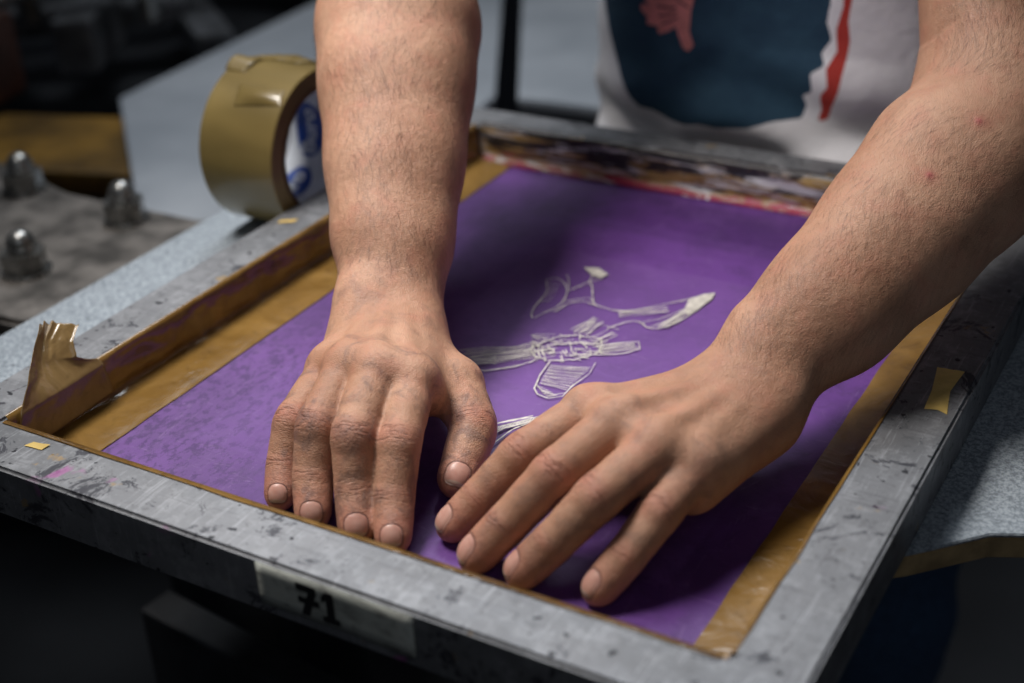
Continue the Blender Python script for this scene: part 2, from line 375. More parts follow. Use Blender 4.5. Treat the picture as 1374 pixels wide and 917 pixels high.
for k in range(70):
    a=random.uniform(0,math.pi*2); r0=math.sqrt(random.uniform(.01,.8)); x0,y0=ell(math.cos(a)*.0195*r0,math.sin(a)*.0185*r0); th=random.choice([.5,.7,2.2])+random.uniform(-.25,.25); l_=random.uniform(.0020,.0048)
    stroke([(x0-math.cos(th)*l_,y0-math.sin(th)*l_),(x0+random.uniform(-.0006,.0006),y0),(x0+math.cos(th)*l_,y0+math.sin(th)*l_)],.0012,1)
for k in range(16):
    a=k*2*math.pi/16+random.uniform(-.1,.1); p0=ell(math.cos(a)*.019,math.sin(a)*.018); p1=ell(math.cos(a+.12)*.0235,math.sin(a+.12)*.0222); stroke([p0,p1],.0009,0)
stroke([(.2530,.2640),(.2555,.2470),(.2600,.2315),(.2650,.2265),(.2730,.2250),(.2795,.2310),(.2790,.2430),(.2815,.2610),(.2790,.2740)],.0014,0)
stroke([(.2590,.2360),(.2660,.2310),(.2740,.2300),(.2790,.2350)],.0011,0)
hatch((.2550,.2600),(.2605,.2370),(.2790,.2690),(.2785,.2370),14,.0011,.0004)
hatch((.2605,.2335),(.2720,.2255),(.2630,.2350),(.2770,.2300),9,.0009,.0004)
stroke([(.2179,.3535),(.2150,.3600),(.2105,.3690),(.2060,.3740)],.0011,1)
stroke([(.2245,.3713),(.2300,.3660),(.2350,.3560),(.2420,.3440)],.0011,1)
stroke([(.2229,.3378),(.2300,.3450),(.2360,.3500),(.2449,.3421)],.0010,0)
hatch((.2010,.3590),(.2090,.3300),(.2090,.3620),(.2160,.3330),6,.0007,.0008)
blob([(.2226,.3805),(.2285,.3795),(.2320,.3861),(.2215,.3925),(.2110,.3895),(.2180,.3840)])
blob([(.2965,.3752),(.3024,.3862),(.3083,.3907),(.3097,.3813),(.3073,.3686),(.3040,.355),(.2995,.360)])
hatch((.198,.250),(.213,.239),(.233,.277),(.243,.264),15,.0009)
hatch((.200,.253),(.213,.241),(.215,.262),(.226,.245),6,.0008)
hatch((.271,.292),(.277,.285),(.289,.308),(.294,.300),8,.0009,.0005)
hatch((.293,.331),(.300,.333),(.3015,.378),(.3065,.384),8,.0010,.0006)
hatch((.262,.341),(.266,.333),(.288,.360),(.293,.352),6,.0008,.0008)
hatch((.246,.304),(.256,.302),(.249,.325),(.262,.322),8,.0009,.002)
hatch((.226,.290),(.233,.276),(.238,.296),(.240,.275),8,.0010,.0015)
hatch((.262,.300),(.270,.295),(.268,.315),(.275,.310),5,.0009,.0015)
LINE=simple('open_mesh_lines',(.58,.55,.50),.5,0,.2,200)
mesh_obj('stencil_drawing',dv,df,LINE,screen,False)
dv=[];df=[]
stroke(strokes[-1],.0016)
stroke([(.2625,.170),(.2640,.178),(.2675,.188),(.2750,.196)],.0013)
stroke([(.2570,.183),(.262,.191),(.270,.199),(.2745,.204)],.0013)
for k in range(16):
    t=k/15; x=.2590+.019*t; y=.178+.024*t; r=.0019
    stroke([(x+r*math.cos(a),y+r*math.sin(a)) for a in [q*math.pi/3 for q in range(7)]],.0015,1)
mesh_obj('stencil_border',dv,df,LINE,screen,False)
LABM=M('scuffed_paper_label'); LABM.set(Base_Color=LABM.mix(LABM.math('MULTIPLY',LABM.ramp(LABM.noise(70,6,.75,scale=(1,1,2)),.48,.62),.6),LABM.mix(LABM.ramp(LABM.noise(25,4),.3,.7),(.40,.42,.38),(.56,.58,.53)),(.14,.14,.13)),Roughness=.55)
def lab(u,v): return (.2415+.088*u,-.0009-.0002*math.sin(u*9),.0075+.0240*v)
label_obj=grid_sheet('number_label',lab,20,4,LABM.m,screen,solid=.0003)
BLK=simple('black_marker',(.012,.012,.014),.5,0,.1,80)
def glyph(poly,nm):
    bm=bmesh.new(); f=bm.faces.new([bm.verts.new((x,-.0018,z)) for x,z in poly]); r=bmesh.ops.extrude_face_region(bm,geom=[f]); bmesh.ops.translate(bm,vec=(0,.0003,0),verts=[g for g in r['geom'] if isinstance(g,bmesh.types.BMVert)])
    bmesh.ops.recalc_face_normals(bm,faces=bm.faces); o=bm_obj(nm,bm,BLK,screen); o.parent=label_obj; o.matrix_parent_inverse=Matrix.Identity(4)
gx,gz,gs=.2650,.0105,.0178
seven=[(0,1.0),(.68,1.0),(.68,.78),(.58,.57),(.74,.57),(.74,.38),(.50,.38),(.38,0),(.11,0),(.24,.38),(.04,.38),(.04,.57),(.32,.57),(.41,.77),(0,.77)]
one=[(1.00,1.0),(1.25,1.0),(1.25,.19),(1.40,.19),(1.40,0),(.84,0),(.84,.19),(1.00,.19),(1.00,.72),(.84,.60),(.84,.80)]
glyph([(gx+x*gs*.95,gz+z*gs) for x,z in seven],'number_writing'); glyph([(gx+x*gs*.95,gz+z*gs) for x,z in one],'number_writing')
def text_mesh(body,size,mat,name,fn,ext=.0):
    cu=bpy.data.curves.new(name,'FONT'); cu.body=body; cu.size=size; cu.resolution_u=6; cu.offset=ext
    to=bpy.data.objects.new('t',cu); COL.objects.link(to); bpy.context.view_layer.update()
    me=bpy.data.meshes.new_from_object(to.evaluated_get(bpy.context.evaluated_depsgraph_get())); bpy.data.objects.remove(to)
    bm=bmesh.new(); bm.from_mesh(me); bmesh.ops.triangulate(bm,faces=bm.faces)
    bmesh.ops.subdivide_edges(bm,edges=[e for e in bm.edges if e.calc_length()>size*.12],cuts=2)
    bmesh.ops.triangulate(bm,faces=bm.faces)
    for v in bm.verts: v.co=Vector(fn(v.co.x,v.co.y))
    me.clear_geometry(); bm.to_mesh(me); bm.free(); me.name=name
    o=bpy.data.objects.new(name,me); COL.objects.link(o); me.materials.clear(); me.materials.append(mat)
    return o
def scrap(name,poly,z,parent=screen,mat=TAPE):
    bm=bmesh.new(); bm.faces.new([bm.verts.new((x,y,z)) for x,y in poly]); 
    bmesh.ops.triangulate(bm,faces=bm.faces); bmesh.ops.subdivide_edges(bm,edges=bm.edges,cuts=4,use_grid_fill=True)
    for v in bm.verts: v.co.z+=abs(noise.noise(v.co*120))*.0008
    return bm_obj(name,bm,mat,parent,True)
SCR=simple('faded_tape_scrap',(.62,.44,.14),.4,0,.15,60)
scrap('tape_scrap',[(.4749,.3059),(.482,.3065),(.4896,.3074),(.488,.283),(.490,.272),(.4925,.2595),(.487,.262),(.4805,.2598),(.479,.28)],H+.0004,mat=SCR)
scrap('tape_scrap',[(.0076,.3162),(.0183,.3238),(.0190,.318),(.009,.312)],H+.0004,mat=SCR)
scrap('tape_scrap',[(.069,.026),(.080,.0275),(.079,.022),(.067,.021)],H+.0004,mat=SCR)
# loose tape flap standing in the near corner
LV=[0,.36,.46,.60,.80,1.0]
LL=[(.034,.008),(.0455,.033),(.0530,.040),(.064,.0485),(.0775,.0570),(.0875,.0630)]; RL=[(.112,.010),(.1085,.0350),(.1010,.0378),(.0950,.0415),(.0985,.0490),(.1085,.0550)]
def ip_(v,T): return (np.interp(v,LV,[t[0] for t in T]),np.interp(v,LV,[t[1] for t in T]))
def flap(u,v):
    a=ip_(v,LL); b=ip_(v,RL); y=a[0]+(b[0]-a[0])*u; z=a[1]+(b[1]-a[1])*u
    o_=max(0,z-.031); x=.0388-o_*.75+(.0022*math.sin(u*4.5+v*2.5+.6)+.0025*(u-.5)**2*4)*min(1,o_/.012)+.0006*noise.noise(Vector((u*5,v*6,0)))
    return (x,y,z+.0024*noise.noise(Vector((u*9,v*2,5)))*(o_>0)*v)
grid_sheet('loose_tape_flap',flap,36,60,FLAP,screen,solid=.0002)

# ------------------------------------------------------------ PRESS
DARK=simple('dark_painted_steel',(.020,.022,.026),.55,.2,.35,25)
STEEL=simple('grimy_steel_plate',(.15,.137,.125),.5,.4,.6,30,.001)
NUT=simple('dull_zinc',(.28,.28,.27),.28,.85,.3,90,.0003)
PLY=simple('plywood_edge',(.34,.24,.12),.7,0,.3,60)
press=empty('printing_press','steel printing press arm with grey speckled platen under the screen','printing press',(.25,.3,-.85))
pl=[(-.10,.045),(.30,.05),(.455,.145),(.485,.170),(.4985,.181),(.512,.195),(.530,.214),(.56,.228),(.66,.24),(.66,.59),(-.10,.59)]
prism('platen_board',pl,-.016,-.0035,PLY,press)
prism('platen_cover',pl,-.0032,-.0008,PLAT,press,.0006)
bm=bmesh.new(); add_box(bm,(.2,.36,-.05),(.09,.5,.06),None,.004); add_box(bm,(.02,.40,-.085),(.32,.09,.05),None,.004)
bm_obj('support_arm',bm,DARK,press)
bm=bmesh.new(); cyl(bm,(-.16,.42,-.50),.09,.09,.70,40); cyl(bm,(-.16,.42,-.835),.25,.25,.03,40)
bm_obj('column',bm,DARK,press,True)
bm=bmesh.new(); add_box(bm,(.06,.20,-.40),(.30,.03,.26),Matrix.Rotation(-.12,3,'Z'),.003)
bm_obj('side_panel',bm,DARK,press)

arm=empty('machine_bracket','grimy steel bracket plate with domed cap nuts','bracket',(-.3,.3,-.05))
prism('bracket_plate',[(-.62,.175),(-.118,.205),(-.118,.425),(-.155,.404),(-.30,.402),(-.40,.43),(-.62,.44)],-.055,-.03,STEEL,arm,.004)
bm=bmesh.new(); add_box(bm,(-.36,.29,-.11),(.44,.14,.1),None,.006); bm_obj('bracket_web',bm,DARK,arm)
for (x,y) in ((-.342,.388),(-.210,.376),(-.212,.268)):
    bm=bmesh.new(); q=1.25
    cyl(bm,(x,y,-.0285),.0155*q,.0155*q,.003,32)
    cyl(bm,(x,y,-.0270+.0065*q),.0138*q,.0138*q,.012*q,6,Matrix.Rotation(.4+x*9,3,'Z'))
    cyl(bm,(x,y,-.0270+.0140*q),.0092*q,.0092*q,.006*q,32)
    r=bmesh.ops.create_uvsphere(bm,u_segments=24,v_segments=12,radius=.0092*q)
    bmesh.ops.translate(bm,vec=(x,y,-.0270+.0168*q),verts=r['verts'])
    o=bm_obj('cap_nut',bm,NUT,arm)
    for p in o.data.polygons: p.use_smooth=len(p.vertices)<6 and p.area<.00002
YEL=simple('ochre_painted_metal',(.20,.105,.014),.5,0,.6,12)
ORG=simple('orange_painted_metal',(.05,.016,.008),.5,0,.4,20)
yb=empty('machine_cover','ochre yellow painted metal cover of the press','machine cover',(-.42,.6,-.1))
bm=bmesh.new(); add_box(bm,(-.52,.64,-.115),(.34,.17,.03),Matrix.Rotation(.3,3,'Z'),.01); add_box(bm,(-.40,.58,-.18),(.12,.08,.1),Matrix.Rotation(.3,3,'Z'),.01)
bm_obj('cover_panel',bm,YEL,yb)
bm=bmesh.new(); add_box(bm,(-.72,.66,-.04),(.06,.10,.10),Matrix.Rotation(.2,3,'Z'),.008); bm_obj('orange_bracket',bm,ORG,yb)

WHT=M('white_platen_paper'); WHT.set(Base_Color=WHT.mix(WHT.ramp(WHT.noise(6,4),.3,.7),(.38,.41,.45),(.52,.55,.59)),Roughness=.8,Normal=WHT.bump(WHT.noise(25,4),.3,.002)); WHT=WHT.m
def pallet(name,poly,label,z=0):
    e=empty(name,label,'pallet',(sum(p[0] for p in poly)/len(poly),sum(p[1] for p in poly)/len(poly),z-.02))
    prism('white_cover',poly,z-.012,z,WHT,e,.002)
    bm=bmesh.new(); c=e.location; add_box(bm,(c.x,c.y,z-.06),(.08,.4,.06),Matrix.Rotation(.5,3,'Z'),.004); bm_obj('pallet_arm',bm,DARK,e); return e
pallet('pallet',[(-.327,.499),(-.582,.742),(-.613,1.168),(-.528,1.506),(-.398,1.313),(-.176,.915),(-.157,.80),(-.125,.60),(-.125,.48)],'white covered pallet of the press beside the tape roll',-.09)
pallet('pallet',[(-.146,.915),(.12,.93),(.12,1.7),(-.6,1.7),(-.372,1.325)],'white covered pallet behind the worker',-.09)

mach=empty('press_mechanism','dark greasy press mechanism with metal blocks and rods','machine',(-.8,.95,-.3))
GREY=simple('grey_cast_metal',(.16,.165,.175),.4,.4,.6,14)
bm=bmesh.new()
add_box(bm,(-.95,1.02,-.02),(.46,.05,.05),Matrix.Rotation(.75,3,'Z'),.008)
add_box(bm,(-.86,.93,-.07),(.34,.08,.04),Matrix.Rotation(.7,3,'Z'),.008)
add_box(bm,(-.76,.88,-.07),(.05,.14,.07),Matrix.Rotation(.5,3,'Z'),.006)
add_box(bm,(-1.06,.90,.0),(.20,.06,.08),Matrix.Rotation(.3,3,'Z'),.01)
add_box(bm,(-.70,1.02,-.10),(.05,.22,.05),Matrix.Rotation(.9,3,'Z'),.006)
bm_obj('mechanism_block',bm,GREY,mach)
bm=bmesh.new()
for (x,y,r) in ((-.84,.86,.016),(-.78,1.02,.014),(-.98,.86,.018),(-.90,.98,.012),(-.70,.93,.013)): cyl(bm,(x,y,.01),r,r,.14,24)
cyl(bm,(-.85,.95,.065),.010,.010,.5,16,Matrix.Rotation(.7,3,'Z')@Matrix.Rotation(1.57,3,'Y'))
cyl(bm,(-.95,.85,.085),.012,.012,.4,16,Matrix.Rotation(.2,3,'Z')@Matrix.Rotation(1.45,3,'Y'))
cyl(bm,(-.78,.80,.0),.010,.010,.3,16,Matrix.Rotation(1.1,3,'Z')@Matrix.Rotation(1.4,3,'Y'))
bm_obj('mechanism_rod',bm,NUT,mach,False)
bm=bmesh.new(); add_box(bm,(-.95,1.05,-.50),(.9,.5,.7),Matrix.Rotation(.4,3,'Z'),.02); bm_obj('mechanism_base',bm,DARK,mach)
farp=empty('far_pallet','pale pallet with ochre edge on the far side of the press','pallet',(-.8,1.45,0))
prism('pallet_board',[(-1.15,1.25),(-.55,1.28),(-.42,1.42),(-.45,1.9),(-1.2,1.9)],-.03,-.005,simple('ochre_edge_board',(.34,.24,.08),.6,0,.3,30),farp,.004)
prism('pallet_cover',[(-1.13,1.27),(-.56,1.30),(-.435,1.43),(-.46,1.88),(-1.18,1.88)],-.0045,-.001,simple('grey_pallet_cover',(.22,.23,.24),.8,0,.2,30),farp,.0008)

# ------------------------------------------------------------ TAPE ROLL
roll=empty('packing_tape_roll','roll of brown packing tape standing on edge beside the frame','tape roll',(-.034,.388,0))
RX0,RX1,RY,RR=-.0690,-.0018,.386,.0605
def ring(name,ri,ro,x0,x1,mat,bumpy=0,seg=128,parent=roll):
    pr=[(x0,ri),(x0,ro-.0008),(x0+.0008,ro),(x0+(x1-x0)*.33,ro+bumpy),(x0+(x1-x0)*.66,ro+bumpy),(x1-.0008,ro),(x1,ro-.0008),(x1,ri)]
    vs=[];fs=[]
    for i in range(seg):
        a=2*math.pi*i/seg
        for x,r in pr: vs.append((x,RY+r*math.cos(a),RR+.0002+r*math.sin(a)))
    m=len(pr)
    for i in range(seg):
        for k in range(m):
            fs.append((i*m+k,((i+1)%seg)*m+k,((i+1)%seg)*m+(k+1)%m,i*m+(k+1)%m))
    o=mesh_obj(name,vs,fs,mat,parent,True)
    md=o.modifiers.new('es','EDGE_SPLIT'); md.split_angle=.6; return o
ROLLM=M('wound_tape'); 
ROLLM.set(Base_Color=ROLLM.mix(ROLLM.ramp(ROLLM.noise(14,3,.5,scale=(.4,1,1)),.35,.65),(.14,.10,.032),(.235,.17,.058)),Roughness=.30,Normal=ROLLM.bump(ROLLM.noise(16,2,.5),.2,.0012)); ROLLM.b.inputs['Coat Weight'].default_value=.35; ROLLM.b.inputs['Coat Roughness'].default_value=.15; ROLLM=ROLLM.m
ring('tape_winding',.0485,RR,RX0,RX1,ROLLM)
CORE=simple('cardboard_core',(.09,.05,.025),.8,0,.2,80)
ring('cardboard_core',.0452,.0484,RX0-.0004,RX1+.0006,CORE)
BLUE=simple('printed_blue',(.02,.07,.34),.5,0,.2,60); WP=simple('white_paper',(.62,.66,.72),.6,0,.1,60)
def cylmap(x,s,r): a=s/r; return (x,RY+r*math.cos(a),RR+.0002+r*math.sin(a))
def strip(name,a0,a1,x0,x1,r,mat): return grid_sheet(name,lambda u,v:cylmap(x0+(x1-x0)*v,(a0+(a1-a0)*u)*r,r),60,2,mat,roll)
core_lab=strip('core_label',-math.pi,math.pi*.999,RX0+.001,RX1-.001,.0449,WP)
for a in (-1.3,-.12,1.06,2.24,3.42):
    n=32; R_=8; xs=RX0+.0215; vs=[cylmap(xs,a*.0446,.0446)]
    for k in range(1,R_+1):
        vs+=[cylmap(xs+.0140*k/R_*math.sin(q*2*math.pi/n),a*.0446+.0225*k/R_*math.cos(q*2*math.pi/n),.0446) for q in range(n)]
    fs=[(0,1+i,1+(i+1)%n) for i in range(n)]+[(1+(k-1)*n+i,1+k*n+i,1+k*n+(i+1)%n,1+(k-1)*n+(i+1)%n) for k in range(1,R_) for i in range(n)]
    lo=mesh_obj('logo_oval',vs,fs,BLUE,roll,False)
    t=text_mesh('Buro',.0180,WP,'logo_lettering',lambda x,y,a=a:cylmap(xs+.0050-y,a*.0442+(x-.0198),.0442),.0005)
    place(t,roll)
def bub(u,v):
    a=math.pi*.5+.62-.62*v+.0; r=RR+.0005+.004*math.sin(v*math.pi)*max(0,1-abs(u-.45)*1.7)+.0018*abs(noise.noise(Vector((u*4,v*5,2))))
    return (RX0+.006+(RX1-RX0-.026)*u+.01*v, RY+r*math.cos(a-.75), RR+r*math.sin(a-.75))
grid_sheet('loose_tape_end',bub,24,24,ROLLM,roll,solid=.0002)
def bub2(u,v):
    a=math.pi*.5+.50+.30*v*(1-.3*u); r=RR+.0004+.0025*math.sin(v*math.pi)*math.sin(min(1,max(0,u))*math.pi)
    return (RX0+.022+.040*u+.004*v, RY+r*math.cos(a), RR+r*math.sin(a)-.0)
grid_sheet('loose_tape_end',bub2,16,20,ROLLM,roll,solid=.0002)
def bub3(u,v):
    a=math.pi*.5-.10+.40*v; r=RR+.0004+.0045*math.sin(v*math.pi)*(1-u*.6)
    return (RX0-.001+.018*u, RY+r*math.cos(a), RR+r*math.sin(a)-.0)
grid_sheet('loose_tape_end',bub3,12,20,ROLLM,roll,solid=.0002)

# ------------------------------------------------------------ PERSON
person=empty('person','person in white printed t-shirt pressing both hands on the screen','person',(.25,.72,-.85))

def build_arm(D):
    fin=D['fingers']; w=D['w']; el=D['arm'][-1][0]; sh=D['shoulder']
    tipm=D['fingers']['m'][0][3]
    e1=nrm(el-tipm); up=sh-el; e2=nrm(up-e1*(up@e1)); e3=np.cross(e1,e2); B=np.stack([e1,e2,e3])
    cut=el+(sh-el)*D['cut']
    pts=[w,cut,el]+[p for f in fin.values() for p in f[0]]+list(D['thumb'][0])+[a[0] for a in D['arm']]
    LP=np.array([B@p for p in pts]); lo=LP.min(0)-.062; hi=LP.max(0)+.062; lo[0]=(B@tipm)[0]-.03
    g=Grid(lo,hi,.0012,B)
    hn=nrm(np.cross(fin['m'][0][0]-w,fin['p'][0][0]-fin['i'][0][0])); hn=hn if hn[2]>0 else -hn
    across=nrm(fin['p'][0][0]-fin['i'][0][0])
    arm=D['arm']
    fc=[]
    for (a,ra,fa,na),(b,rb,fb,nb) in zip(arm,arm[1:]):
        fc.append((a,b,ra,rb,nrm(na+nb),(fa+fb)/2))
    g.group(fc,.012,.012)
    for c in D.get('extra',[]): g.group([c],.01,.02)
    g.group([(el,cut,arm[-1][1]*.92,.047),(cut,sh,.047,.05)],.02,.03)
    mc=[]
    for k,off in (('i',-.017),('m',-.006),('r',.006),('p',.016)):
        m0=fin[k][0][0]; c0=w+across*off+hn*-.001
        rr=fin[k][1][0]
        mc.append((c0,m0-hn*.0015,.0130,rr*.97))
        mc.append((c0-hn*.009,m0-hn*.011+nrm(w-m0)*.006,.0125,rr*.95))
    g.group(mc,.012,.014)
    for ka,kb in (('i','m'),('m','r'),('r','p')):
        a=(fin[ka][0][0]+fin[kb][0][0])/2; g.group([(w-hn*.001,a+nrm(w-a)*.008-hn*.0032,.0130,.0108)],.01,.010)
    tp,tr=D['thumb']
    g.group([(w-across*.012-hn*.006,tp[0],.014,.0145),(tp[0],tp[1],.0145,tr[1]),(w-across*.004-hn*.010,tp[1]*.6+tp[0]*.4,.012,.010)],.012,.014)
    g.group([(w+across*.017-hn*.006,fin['p'][0][0]-hn*.012,.0120,.0120)],.01,.012)
    for k in 'imrp':
        m0=fin[k][0][0]; g.group([(w+hn*.0105+across*{'i':-.008,'m':-.003,'r':.003,'p':.008}[k]+nrm(m0-w)*.012,m0+hn*(fin[k][1][0]-.0015)+nrm(w-m0)*.009,.0020,.0026)],.004,.007)
        g.group([(m0+hn*.0012,m0+hn*.0018,fin[k][1][0]*.99,fin[k][1][0]*.99)],.004,.010)
    def chain(p,r,ref):
        P=[np.append(a,b) for a,b in zip(p,r)]
        Q=[P[0]]
        for i in range(len(P)-1):
            m_=(P[i]+P[i+1])/2; m_[3]*=(.98 if i<len(P)-2 else 1.01); Q+=[m_,P[i+1]]
        for rep in range(2):
            C=[Q[0]]
            for a,b in zip(Q,Q[1:]): C+=[a*.8+b*.2,a*.2+b*.8]
            C.append(Q[-1]); Q=C
        c=[(a[:3],b[:3],a[3],b[3]) for a,b in zip(Q,Q[1:]) if np.linalg.norm(a[:3]-b[:3])>1e-6]
        d=nrm(p[-1]-p[-2]); c.append((p[-1]-d*.008+V(0,0,-.0008),p[-1]-d*.0010+V(0,0,-.0006),r[-1]*1.03,r[-1]*.95))
        c.append((p[-1]-d*.001,p[-1]+d*.0022-V(0,0,.0008),r[-1]*.90,r[-1]*.74))
        if len(p)==4:
            d=nrm(p[2]-p[0]); n_=nrm(ref-d*(ref@d)); c.append((p[1]+n_*.0004-d*.002,p[1]+n_*.0004+d*.002,r[1]*.98,r[1]*.98))
        return c
    ref0=V(*D.get('nail_ref',(0,0,1)))
    for k in 'imrp': g.group(chain(fin[k][0],fin[k][1],ref0),.0022,.0024)
    g.group(chain(tp[1:],tr[1:],D['thumb_up']),.0022,.006)
    if 'web' in D: 
        for c in D['web']: g.group([c],.006,.014)
    Vt,Q=g.mesh(3)
    N=vnormals(Vt,Q)
    n=len(Vt); at={k:np.zeros(n) for k in('red','grime','fx','fs','crease','fid','spot')}; at['nail']=np.full(n,-1.0); at['nailtip']=np.zeros(n)
    best=np.full(n,1e9)
    allf=[(fin[k][0],fin[k][1],i) for i,k in enumerate('imrp')]+[(tp[1:],tr[1:],5)]
    disp=np.zeros(n)
    for p,r,fid in allf:
        p=[np.asarray(q) for q in p]
        dd=np.full(n,1e9)
        for i in range(len(p)-1):
            ba=p[i+1]-p[i]; t=np.clip((Vt-p[i])@ba/(ba@ba),0,1); q=np.linalg.norm(Vt-p[i]-t[:,None]*ba,axis=1)-(r[i]+(r[i+1]-r[i])*t); dd=np.minimum(dd,q)
        sel=(dd<best)&(dd<.006); best=np.minimum(best,dd)
        f=nrm(p[-1]-p[-2]); ref=D['thumb_up'] if fid==5 else ref0
        nd=nrm(ref-f*(ref@f)); sd=np.cross(f,nd)
        c=p[-1]+f*D.get('nail_fwd',.0005)
        rel=Vt-c; a=rel@f; b=rel@sd; dn=rel@nd
        la,lb=r[-1]*D.get('nail_len',.78),r[-1]*.68
        q=1-((np.abs(a/la))**2.8+(np.abs(b/lb))**2.8)**(1/2.8); q=np.where(dn>0.05*r[-1],q,-1)
        at['nail'][sel]=np.maximum(at['nail'][sel],np.clip(q[sel],-1,1)); at['nailtip'][sel]=(a/la*.5+.5)[sel]
        disp[sel]+=(np.clip(q[sel]*6,0,1)*.00020-np.exp(-(q[sel]/.09)**2)*.00035)
        js=[(1,.0066,1.0),(2,.0040,.75)] if fid<5 else [(1,.0056,.9)]
        for ji,wd,st in js:
            pv=p[ji-1]; nx=p[min(ji+1,len(p)-1)]; d=nrm(nx-pv); 
            dj=nrm(ref-d*(ref@d)); sj=np.cross(d,dj); rel=Vt-p[ji]; x=rel@d; s=rel@sj; up_=rel@dj
            wgt=st*np.exp(-(x/wd)**2)*np.clip(up_/r[ji]*1.8-.35,0,1)
            k=sel&(wgt>at['crease'])
            at['crease'][k]=wgt[k]; at['fx'][k]=x[k]; at['fs'][k]=s[k]; at['fid'][k]=fid*7.3+ji*3.1
            at['red'][sel]=np.maximum(at['red'][sel],(wgt*.6)[sel])
        tipd=np.linalg.norm(Vt-p[-1],axis=1); at['red'][sel]=np.maximum(at['red'][sel],np.clip(1.3-tipd[sel]/.016,0,1)*.9)
        at['grime'][sel]=np.maximum(at['grime'][sel],D.get('grime',.8))
        md=np.linalg.norm(Vt-p[0],axis=1); at['red']=np.maximum(at['red'],np.exp(-(md/.011)**2)*.45)
    hd=np.linalg.norm(Vt-(w+fin['m'][0][0])/2,axis=1); at['grime']=np.maximum(at['grime'],np.clip(1.5-hd/.05,0,.5)*D.get('grime',.8))
    for s in D.get('spots',[]):
        j=np.argmin(np.linalg.norm(Vt-s,axis=1)); dj=np.linalg.norm(Vt-Vt[j],axis=1); at['spot']=np.maximum(at['spot'],np.exp(-(dj/.0022)**2)*.75); at['red']=np.maximum(at['red'],np.exp(-(dj/.006)**2)*.7); disp+=np.exp(-(dj/.0022)**2)*.0005
    Vt=Vt+N*disp[:,None]
    return Vt,Q,N,at,B

def fing(pts,r): return ([V(*p) for p in pts],r)
toCam=lambda p: nrm(V(.626,-.391,.433)-p)
R=dict(w=V(.187,.195,.053),
 fingers=dict(
  i=fing([(.2440,.1340,.058),(.2585,.0970,.045),(.2645,.0800,.0235),(.2735,.0640,.0126)],[.0118,.0106,.0097,.0084]),
  m=fing([(.2260,.1270,.062),(.2370,.0875,.049),(.2432,.0768,.0240),(.2525,.0630,.0130)],[.0124,.0112,.0104,.0090]),
  r=fing([(.2055,.1290,.059),(.2115,.0900,.046),(.2163,.0760,.0236),(.2248,.0628,.0126)],[.0120,.0108,.0100,.0085]),
  p=fing([(.1855,.1370,.050),(.1887,.0975,.038),(.1916,.0830,.0204),(.1983,.0695,.0115)],[.0106,.0098,.0089,.0076])),
 thumb=([V(.2086,.183,.042),V(.2465,.1690,.038),V(.2710,.1480,.0280),V(.2785,.1165,.0165)],[.016,.0142,.0126,.0098]),
 thumb_up=V(.35,-.15,.95), nail_fwd=.0022, nail_len=.62, grime=1.15,
 shoulder=V(.05,.64,.42),cut=.35,
 web=[(V(.234,.152,.045),V(.248,.145,.042),.008,.006)])
d=nrm(V(-.097,.172,.131)); wa=V(.675,.449,-.089); nn=nrm(np.cross(wa,d)); nn=nn if nn[2]>0 else -nn
w0=R['w']
def pt(t): return w0+d*t
R['arm']=[(pt(-.012),.0280,1.42,nn),(pt(.02),.0282,1.40,nn),(pt(.055),.0318,1.30,nn),(pt(.11),.0385,1.2,nn),(pt(.17),.0445,1.12,nn),(pt(.225),.0485,1.08,nn),(pt(.285),.0470,1.05,nn)]
R['extra']=[(pt(-.004)-wa*.0215+nn*.008,pt(.006)-wa*.0215+nn*.008,.0105,.010),(pt(.05)+wa*.010,pt(.21)+wa*.018,.022,.035),(pt(.06)-wa*.012,pt(.21)-wa*.016,.020,.034)]
Lh=dict(w=V(.3995,.2030,.050),
 fingers=dict(
  i=fing([(.3375,.1535,.053),(.3200,.1142,.045),(.3045,.0975,.0245),(.2950,.0860,.0128)],[.0120,.0107,.0096,.0085]),
  m=fing([(.3600,.1380,.059),(.3464,.1007,.050),(.3290,.0815,.0265),(.3185,.0693,.0132)],[.0125,.0111,.0099,.0088]),
  r=fing([(.3850,.1310,.057),(.3731,.0935,.049),(.3560,.0785,.0265),(.3445,.0690,.0130)],[.0120,.0109,.0097,.0086]),
  p=fing([(.4030,.1370,.048),(.3982,.1076,.039),(.3900,.0865,.0238),(.3825,.0745,.0122)],[.0110,.0098,.0089,.0079])),
 thumb=([V(.377,.190,.036),V(.345,.178,.028),V(.325,.160,.020),V(.318,.140,.0150)],[.014,.0125,.0112,.0098]),
 thumb_up=V(-.6,-.1,.8), nail_len=.84, grime=.65,
 shoulder=V(.385,.645,.385),cut=.45,nail_ref=(0,0,1))
A=[V(.3995,.2030,.050),V(.4067,.2331,.063),V(.4224,.2620,.077),V(.4440,.3219,.102),V(.4570,.3750,.120),V(.466,.425,.133)]
d2=nrm(A[-1]-A[0]); wa2=nrm(np.cross(d2,toCam(A[2]))); n2=nrm(np.cross(d2,wa2)); n2=n2 if n2[2]>0 else -n2
Lh['arm']=[(A[0]-d2*.012,.0260,1.30,n2),(A[0]+d2*.012,.0256,1.30,n2),(A[1]+d2*.005,.0290,1.25,n2),(A[2]+d2*.006,.0342,1.18,n2),(A[3],.0402,1.1,n2),(A[4],.0436,1.06,n2),(A[5],.0440,1.0,n2)]
Lh['extra']=[(A[0]+wa2*.016+n2*.009,A[0]+d2*.01+wa2*.016+n2*.009,.0095,.009),(A[2]+wa2*.008,A[4]+wa2*.014,.022,.033),(A[2]-wa2*.008,A[4]-wa2*.016,.020,.033)]
Lh['spots']=[A[3]+d2*.012+n2*.04-wa2*.010,A[4]+n2*.04-wa2*.008]
